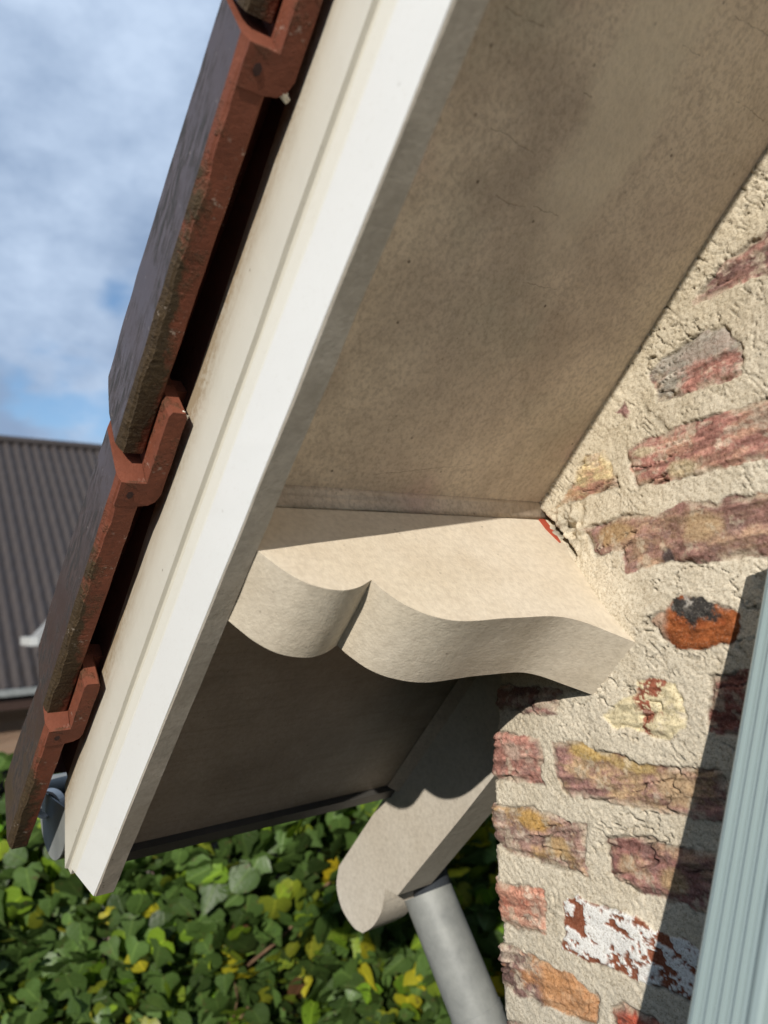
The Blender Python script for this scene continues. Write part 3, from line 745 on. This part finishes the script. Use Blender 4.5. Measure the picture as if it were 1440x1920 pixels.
    prism(bm, [H(s0-.075, -.2195, nb+.030), H(s0-.075, -.2195, nb+.048), H(s0-.075, -.47, nb+.048), H(s0-.075, -.47, nb+.030)],
              [H(s1-EB, -.2195, nbot(s1)+.061), H(s1-EB, -.2195, nbot(s1)+.0795), H(s1-EB, -.47, nbot(s1)+.0795), H(s1-EB, -.47, nbot(s1)+.061)])
    bmesh.ops.recalc_face_normals(bm, faces=bm.faces[:]); bm.normal_update(); tag_faces(bm)
    bd = bm_obj('tile_body', bm, [MAT_GLAZE, MAT_CLAY], root)
    return root
TILES = [(-.640, 'topmost glazed brown verge tile, out at the upper end of the row'), (-.305, 'topmost glazed verge tile, only its lower end showing at the top edge'),
         (.026, 'long glazed verge tile with mossy clay edge, outlined whole against the sky'),
         (.361, 'dark glazed verge tile in front of the neighbouring roof, second tile up from the gutter'),
         (.681, 'lowest verge tile with upright cut end, hanging over the zinc gutter')]
tiles = []
for i, (s0, lb) in enumerate(TILES):
    if i == 0: continue
    tiles.append(make_tile(s0, .318 if i < 4 else .233, last=(i == 4), label=lb, seed=i*1.7))
# lime crumbs on the step of the long tile
def crumb(tile, s, y, n, ln, seed):
    bm = bmesh.new()
    bmesh.ops.create_icosphere(bm, subdivisions=3, radius=1.0)
    from mathutils import noise
    for v in bm.verts:
        q = v.co * (1 + .45*noise.noise(v.co*1.7+Vector((seed, 0, 0))) + .25*noise.noise(v.co*4+Vector((0, seed, 0))))
        v.co = Vector(H(s+q.x*.0032 + .0022*math.sin(q.y*2.2+seed), y+q.y*ln*.5, n+q.z*.0012))
    bm_obj('lime_crumb', bm, MAT_LIME, tile, smooth=True)
crumb(tiles[1], .0465, -.2285, .5075, .013, 4)
crumb(tiles[2], .290, -.2312, .503, .006, 9)

# ------------------------------------------------------------------ GUTTER + DOWNPIPE
gut = tag(empty('gutter', (1.03, -.25, -.235)), 'half round zinc gutter with rolled lip behind the end of the bargeboard', 'gutter')
GX, GZ, GR = 1.03, -.235, .072
bm = bmesh.new()
ring = []
for k in range(25):
    t = math.pi*k/24; ring.append((GX - GR*math.cos(t), GZ - GR*math.sin(t)))
inn = [(GX+(x-GX)*.975, GZ+(z-GZ)*.975+.0005) for x, z in ring]
pf = ring + inn[::-1]
prism(bm, [(x, -.250, z) for x, z in pf], [(x, -4, z) for x, z in pf])
bm_obj('trough', bm, MAT_ZINC_D, gut, smooth=False)
# rolled lip
bm = bmesh.new()
lr = []
for k in range(22):
    t = math.radians(-60 + 300*k/21); lr.append((GX+GR-.010 + .0125*math.cos(t), GZ+.004 + .0125*math.sin(t)))
li = [(GX+GR-.010+(x-GX-GR+.010)*.86, GZ+.004+(z-GZ-.004)*.86) for x, z in lr]
pf = lr + li[::-1]
prism(bm, [(x, -.247, z) for x, z in pf], [(x, -4, z) for x, z in pf])
bm_obj('rolled_lip', bm, MAT_ZINC, gut)
bm = bmesh.new()
cap = [(x, z) for x, z in ring] 
prism(bm, [(x, -.2495, z) for x, z in cap], [(x, -.2475, z) for x, z in cap])
bm_obj('end_cap', bm, MAT_ZINC, gut)

bm = bmesh.new()
cc = Vector((1.052, -.2475, -.246)); vr = Vector((-.6, -.8, 0)).normalized(); vf = Vector((.8, -.6, 0)); A_ = []; B_ = []
for k in range(26):
    t = math.radians(-25 + 300*k/25); r_ = .0195 - .0035*k/25
    A_.append((t, r_))
ringo = [cc + vr*math.cos(t)*r_ + Vector((0, 0, 1))*math.sin(t)*r_ for t, r_ in A_]; ringi = [cc + vr*math.cos(t)*(r_-.0028) + Vector((0, 0, 1))*math.sin(t)*(r_-.0028) for t, r_ in A_]
pf = ringo + ringi[::-1]
prism(bm, [p - vf*.008 for p in pf], [p + vf*.008 for p in pf])
bm_obj('curled_strap', bm, simple('pale_zinc', (.78, .75, .70), (.66, .64, .6), 40, .4, .0004, 90, .2), gut)
dp = tag(empty('downpipe', (.82, -.78, -.5)), 'weathered zinc downpipe slanting down behind the wall corner', 'downpipe')
bm = bmesh.new()
p0 = Vector((.939, -.775, -.456)); p1 = Vector((.864, -.80, -.618)); p2 = Vector((.835, -.81, -.69))
d_ = (p1-p0).normalized(); tube(bm, [p0, p0.lerp(p1, .5), p1, p2, (.815, -.815, -.80), (.812, -.815, -3.5)], .0385, 40)
NP_ = Vector(p0).cross(Vector((.0, .0, 0)) + Vector((.842, -.73, -.407))-Vector((.939, -.73, -.456)))   # mitred top end
bm.verts.ensure_lookup_table()
for v in bm.verts[:40]: v.co += d_*(-(v.co-p0).dot(NP_)/d_.dot(NP_))
bm_obj('pipe', bm, MAT_ZINC, dp, smooth=True).data.set_sharp_from_angle(angle=math.radians(40))
bm = bmesh.new(); tube(bm, [p1 - d_*.012, p1 + d_*.0], .0396, 40); bm_obj('solder_joint', bm, MAT_ZINC, dp, smooth=True).data.set_sharp_from_angle(angle=math.radians(40))
bm = bmesh.new(); tube(bm, [(1.01, -.815, -.30), (1.0, -.812, -.36), p0+d_*.03], .030, 32); bm_obj('outlet_bend', bm, MAT_ZINC_D, dp, smooth=True)

# ------------------------------------------------------------------ GROUND
bm = bmesh.new()
s_ = 400
vs = [bm.verts.new(v) for v in ((-s_, -s_, -3.5), (s_, -s_, -3.5), (s_, s_, -3.5), (-s_, s_, -3.5))]; bm.faces.new(vs)
a = M('dark_lawn_soil', .9, .2); a.col(a.mix(a.noise(60, 5), (.055, .06, .035), (.035, .042, .024))); a.bump(a.noise(40, 4), .6, .02)
g = bm_obj('ground', bm, a.m); g['kind'] = 'structure'

# ------------------------------------------------------------------ IVY HEDGE on a garden wall
F = Vector((.9, -.44, 0)).normalized(); T = Vector((.44, .9, 0)).normalized(); HC = F*2.45
hedge = tag(empty('ivy_hedge', (HC.x, HC.y, -3.5)), 'dense green ivy with scattered yellow leaves covering the garden wall below the eaves', 'hedge')
def HP(t, d, z): v = HC + T*t + F*d; return (v.x, v.y, z)
gw = tag(empty('garden_wall', HP(0, .16, -3.5)), 'dull pinkish garden wall glimpsed through gaps in the ivy', 'wall')
bm = bmesh.new(); box(bm, (-4.5, .16, -3.5), (3.5, .36, -.62), HP)
a = M('garden_wall_brick', .9, .2)
bt = a.n('ShaderNodeTexBrick'); bt.inputs['Scale'].default_value = 9; bt.inputs['Color1'].default_value = (.20, .14, .13, 1); bt.inputs['Color2'].default_value = (.26, .19, .17, 1); bt.inputs['Mortar'].default_value = (.3, .28, .25, 1)
a.l(a.map(rot=(math.radians(90), 0, math.radians(-64))), bt.inputs['Vector']); a.col(bt.outputs[0]); bm_obj('wall_body', bm, a.m, gw)

a = M('ivy_leaf', .45, .45)
at = a.n('ShaderNodeAttribute', attribute_name='Col')
c = a.mix(a.math('MULTIPLY', a.noise(60, 4), .35), at.outputs['Color'], a.mix(1.0, at.outputs['Color'], (.5, .55, .45), 'MULTIPLY'))
lu = a.n('ShaderNodeAttribute', attribute_name='leafuv'); sx = a.n('ShaderNodeSeparateXYZ'); a.l(lu.outputs['Vector'], sx.inputs[0])
ax_ = a.math('ABSOLUTE', sx.outputs[0])
vein = a.ramp(ax_, [(.018, 1.), (.045, 0.)])
sidev = a.math('ABSOLUTE', a.math('SINE', a.math('MULTIPLY', a.math('SUBTRACT', sx.outputs[1], a.math('MULTIPLY', ax_, .9)), 15.)))
vein = a.math('MAXIMUM', vein, a.ramp(sidev, [(.06, .7), (.16, 0.)]))
c = a.mix(a.math('MULTIPLY', vein, .40), c, a.mix(1.0, at.outputs['Color'], (2.2, 1.9, 2.0), 'MULTIPLY'))
edge_ = a.math('MULTIPLY', a.ramp(a.noise(40, 4), [(.62, 0.), (.68, 1.)]), .6)
c = a.mix(edge_, c, (.10, .075, .03))
a.col(c); p = a.bump(a.noise(60, 4), .5, .004); a.bump(a.math('SUBTRACT', 1.0, vein), .5, .002, p)
tr = a.n('ShaderNodeBsdfTranslucent'); a.l(a.mix(1.0, c, (1.6, 1.7, .7), 'MULTIPLY'), tr.inputs['Color'])
ms = a.n('ShaderNodeMixShader'); ms.inputs[0].default_value = .22
a.l(a.b.outputs[0], ms.inputs[1]); a.l(tr.outputs[0], ms.inputs[2]); a.l(ms.outputs[0], a.t.nodes['Material Output'].inputs['Surface'])
MAT_LEAF = a.m
# leaf outlines (x across, y from stalk to tip), unit size
LOBED = [(0, 0), (-.18, -.10), (-.42, -.04), (-.50, .20), (-.40, .40), (-.28, .50), (-.16, .76), (0, 1.0), (.16, .76), (.28, .50), (.40, .40), (.50, .20), (.42, -.04), (.18, -.10)]
ROUND = [(0, 0), (-.22, -.10), (-.46, .05), (-.52, .32), (-.42, .60), (-.22, .82), (0, .93), (.22, .82), (.42, .60), (.52, .32), (.46, .05), (.22, -.10)]
THREE = [(0, 0), (-.20, -.12), (-.40, -.02), (-.62, .26), (-.36, .40), (-.26, .55), (-.10, .85), (0, 1.02), (.10, .85), (.26, .55), (.36, .40), (.62, .26), (.40, -.02), (.20, -.12)]
def leaves(name, specs, parent):
    V = []; Fc = []; Cc = []; Lx = []
    bl = base(parent)
    for (P, size, yaw, pitch, roll, shape, colr, cup) in specs:
        # frame: normal facing viewer side (-F), tip hanging down
        nrm = (-F).copy(); upv = Vector((0, 0, 1))
        Rm = Matrix.Rotation(yaw, 3, 'Z') @ Matrix.Rotation(pitch, 3, T)
        nrm = Rm @ nrm; tip = Rm @ Vector((0, 0, -1)); tip = Matrix.Rotation(roll, 3, nrm) @ tip; sd = tip.cross(nrm)
        b0 = len(V); P = Vector(P) - bl; rr_ = random.random()
        mid = [(0, .30), (0, .62)]
        for (x, y) in shape + mid:
            z = -cup*(abs(x)*.55 + (y-.4)**2*.35) + .03*math.sin(x*9+y*7+roll*5)
            V.append(P + (sd*x + tip*(y-.3) + nrm*z)*size); Lx.append((x, y, rr_)); Cc.append(colr if (x, y) not in mid else tuple(q*1.12 for q in colr))
        n = len(shape); c0, c1 = b0+n, b0+n+1
        asg = [c0 if (shape[i][1]+shape[(i+1) % n][1])/2 < .46 else c1 for i in range(n)]
        for i in range(n):
            Fc.append((b0+i, b0+(i+1) % n, asg[i]))
            if asg[i-1] != asg[i]: Fc.append((asg[i-1], b0+i, asg[i]))
    me = bpy.data.meshes.new(name); me.from_pydata([tuple(v) for v in V], [], Fc); me.update()
    ca = me.color_attributes.new('Col', 'FLOAT_COLOR', 'POINT'); ca.data.foreach_set('color', np.array([(*c_, 1) for c_ in Cc], np.float32).ravel())
    lv = me.attributes.new('leafuv', 'FLOAT_VECTOR', 'POINT'); lv.data.foreach_set('vector', np.array(Lx, np.float32).ravel())
    for p in me.polygons: p.use_smooth = True
    o = bpy.data.objects.new(name, me); C.objects.link(o); o.parent = parent; me.materials.append(MAT_LEAF); return o
rl = random.Random(21)
def leaf_colour(t, z, depth):
    y = vn(np.array([t*2.3+4]), np.array([z*3.1]), 5)[0] + (.22 if z > -.85 else 0)
    r = rl.random()
    if y > (.60 if (z > -.88 and t < .45) else .80) and r < .55: return rl.choice([(.50, .38, .018), (.42, .36, .02), (.34, .36, .025)])
    if r < .035: return (.36, .33, .02)
    if r < .20: return (.13+rl.random()*.09, .21+rl.random()*.09, .022)
    if r < .215: return (.12, .06, .03)
    g_ = rl.uniform(.55, 1.75); return (.058*g_, .102*g_, .024*g_)
specs = []
def add(t, z, d, big=1.):
    specs.append((HP(t, d, z), (rl.uniform(.046, .098)*big), rl.gauss(0, .55), rl.gauss(-.50, .42), rl.gauss(0, .6), rl.choice([LOBED, LOBED, ROUND, ROUND, THREE]), leaf_colour(t, z, d), rl.uniform(.1, .55)))
def bulge(t, z): return -.10*vn(np.array([t*2.0]), np.array([z*2.4]), 77)[0]
for k in range(9500):
    t = rl.uniform(-1.9, 1.5); z = rl.uniform(-1.95, -.55)
    topz = -.60 + .10*vn(np.array([t*3.0]), np.array([.3]), 9)[0] + (.10 if t > .55 else 0)
    if z > topz: continue
    add(t, z, rl.uniform(-.05, .13)+bulge(t, z))
for k in range(2200):
    t = rl.uniform(-4.4, 3.4); z = rl.uniform(-3.4, -.62)
    if -1.9 < t < 1.5 and z > -1.95: continue
    add(t, z, rl.uniform(-.05, .10), 1.35)
for k in range(600):
    t = rl.uniform(-4.4, 3.4); add(t, -.60+rl.uniform(0, .10), rl.uniform(-.05, .40))
leaves('foliage', specs, hedge)
MAT_STEM = simple('ivy_stem', (.10, .045, .028), (.16, .10, .05), 30, .8)
for k in range(40):
    t = rl.uniform(-1.9, 1.5); z = rl.uniform(-1.9, -.8); d0 = rl.uniform(-.06, .06); P = []
    an = rl.uniform(-1, 1); ln = rl.uniform(.15, .5)
    for i in range(6):
        q = i/5; P.append(HP(t+math.sin(an)*ln*q+.02*math.sin(q*7+k), d0+.02*math.sin(q*5+k*2), z+math.cos(an)*ln*q))
    bm = bmesh.new(); tube(bm, P, rl.uniform(.002, .005), 6); bm_obj('stem', bm, MAT_STEM, hedge, smooth=True)

# unseen hedge facing the gable, added to cut low sky light under the eaves
gh = tag(empty('light_blocking_hedge', (0, 5, -3.5)), 'unseen dark hedge facing the gable, added to block low sky light', 'hedge')
bm = bmesh.new(); nxh, nzh = 150, 60
gv = [[None]*(nzh+1) for _ in range(nxh+1)]
from mathutils import noise as mnoise
for i in range(nxh+1):
    for j in range(nzh+1):
        x_ = -14 + 34*i/nxh; a_ = j/nzh
        if a_ < .7: y_, z_ = 4.6, -3.5 + 4.1*a_/.7
        else: y_, z_ = 4.6 + 1.6*(a_-.7)/.3, .6
        q = mnoise.noise(Vector((x_*1.3, y_*1.3, z_*1.3)))*.22 + mnoise.noise(Vector((x_*6, y_*6, z_*6)))*.12
        gv[i][j] = bm.verts.new((x_, y_-q, z_+q*.6))
for i in range(nxh):
    for j in range(nzh): bm.faces.new((gv[i][j], gv[i+1][j], gv[i+1][j+1], gv[i][j+1]))
bm_obj('foliage', bm, simple('added_hedge_green', (.020, .038, .014), (.045, .075, .025), 14, .7, .03, 30), gh)  # foliage of the added, unseen light-blocking hedge

# ------------------------------------------------------------------ NEIGHBOUR HOUSE
r0 = Vector((.975, -.22, 0)).normalized(); rt = Vector((-.22, -.975, 0)).normalized()
an = math.radians(13); rd = (rt*math.cos(an) + r0*math.sin(an)).normalized(); back = Vector((-rd.y, rd.x, 0)); 
if back.dot(r0) < 0: back = -back
O = r0*15.2
nb = tag(empty('neighbour_house', (O.x, O.y, -3.5)), 'distant sandy brick house with dark pantile roof and arched opening, across the hedge', 'house')
def NP(u, v, z): p = O + rd*u + back*v; return (p.x, p.y, z)
ez, rz, rv = -1.36, 4.08, 4.7
a = M('dark_pantile', .55, .4)
c = a.mix(a.noise(3, 4, .6), (.036, .029, .027), (.058, .047, .043)); c = a.mix(a.ramp(a.noise(26, 4, .7), [(.5, 0.), (.7, .6)]), c, (.09, .075, .068)); a.col(c); MAT_PAN = a.m
U0, U1, pu = -8.0, 9.0, .215; nu = int((U1-U0)/pu)*8; cs = 16; nv = cs*3
Vv = []; Ff = []
sl = Vector((rv, rz-ez)); nl = Vector((-sl.y, sl.x)).normalized()
for i in range(nu+1):
    u_ = U0 + (U1-U0)*i/nu; ph = (u_-U0)/pu*2*math.pi
    w = .036*(math.sin(ph)+.35*math.sin(2*ph))
    for j in range(nv+1):
        q = j/nv; cfr = (q*cs) % 1.0 if j < nv else 1.0
        hh = w + .045*(1-cfr)
        Vv.append(Vector(NP(u_, -.35+q*(rv+.35)+nl.x*hh, ez+q*(rz-ez)+nl.y*hh)) - base(nb))
for i in range(nu):
    for j in range(nv): q = i*(nv+1)+j; Ff.append((q, q+nv+1, q+nv+2, q+1))
me = bpy.data.meshes.new('roof'); me.from_pydata([tuple(v) for v in Vv], [], Ff); me.update()
for p in me.polygons: p.use_smooth = True
o = bpy.data.objects.new('roof', me); C.objects.link(o); o.parent = nb; me.materials.append(MAT_PAN)
bm = bmesh.new(); tube(bm, [NP(U0+.34*k, rv, rz+.03) for k in range(int((U1-U0)/.34))], [.10, .115]*0 or .11, 10); ridge = bm_obj('ridge_tiles', bm, MAT_PAN, o, smooth=True)
# walls with an arched opening
a = M('sandy_brick', .9, .2)
bt = a.n('ShaderNodeTexBrick'); bt.inputs['Scale'].default_value = 5; bt.inputs['Color1'].default_value = (.50, .33, .22, 1); bt.inputs['Color2'].default_value = (.58, .40, .28, 1); bt.inputs['Mortar'].default_value = (.5, .42, .33, 1)
a.l(a.map(rot=(math.radians(90), 0, math.atan2(rd.y, rd.x)*-1)), bt.inputs['Vector']); a.col(bt.outputs[0]); MAT_SAND = a.m
def arch_wall():
    bm = bmesh.new(); cxu, half, spring = -.50, 1.55, -2.75
    pts = []
    for k in range(25):
        t = math.pi*k/24; pts.append((cxu-half*math.cos(t), spring+1.05*math.sin(t)))
    outer = [(-7.5, -3.5), (-7.5, ez-.05), (8.5, ez-.05), (8.5, -3.5)]
    ringp = [(cxu+half, -3.5)] + pts[::-1] + [(cxu-half, -3.5)]
    poly = outer + ringp
    prism(bm, [NP(u_, 0, z) for u_, z in poly], [NP(u_, .3, z) for u_, z in poly])
    bmesh.ops.triangulate(bm, faces=[f for f in bm.faces if len(f.verts) > 4])
    return bm
bm_obj('wall', arch_wall(), MAT_SAND, nb)
bm = bmesh.new(); box(bm, (-7.4, 2.0, -3.5), (8.4, 9, ez-.1), NP); bm_obj('inner_wall', bm, MAT_DARK, nb)
bm = bmesh.new(); box(bm, (U0, -.48, ez-.09), (U1, -.36, ez+.02), NP); bm_obj('gutter', bm, MAT_ZINC, nb)
bm = bmesh.new(); box(bm, (U0, -.34, ez-.34), (U1, -.02, ez-.10), NP); bm_obj('eaves_board', bm, MAT_DARKWOOD, nb)
# small grey lead roof with white box gutter on the roof slope
dm = empty('dormer', Vector(NP(.5, .2, -1.0)) - base(nb)); dm.parent = nb; dm['label'] = 'small grey metal dormer roof with white fascia'
def dbox():
    bm = bmesh.new()
    A = [(-.30, -.9, -.46), (-.30, -.50, -.46), (1.8, -.50, 1.75), (1.8, -.9, 1.75)]
    prism(bm, [NP(u_, v, z) for u_, v, z in A], [NP(u_+.05, v, z-.16) for u_, v, z in A]); return bm
bm_obj('roof_sheet', dbox(), simple('lead_grey', (.27, .27, .265), (.34, .34, .33), 4, .5), dm)
bm = bmesh.new(); box(bm, (-.40, -.92, -.60), (-.26, -.2, -.46), NP); bm_obj('gutter', bm, simple('pale_grey_metal', (.5, .5, .48), (.55, .55, .52), 4, .5), dm)
bm = bmesh.new(); box(bm, (.02, -.84, -.66), (.62, -.2, -.36), NP); bm_obj('fascia', bm, simple('white_fascia', (.78, .77, .73), (.74, .73, .7), 4, .5), dm)
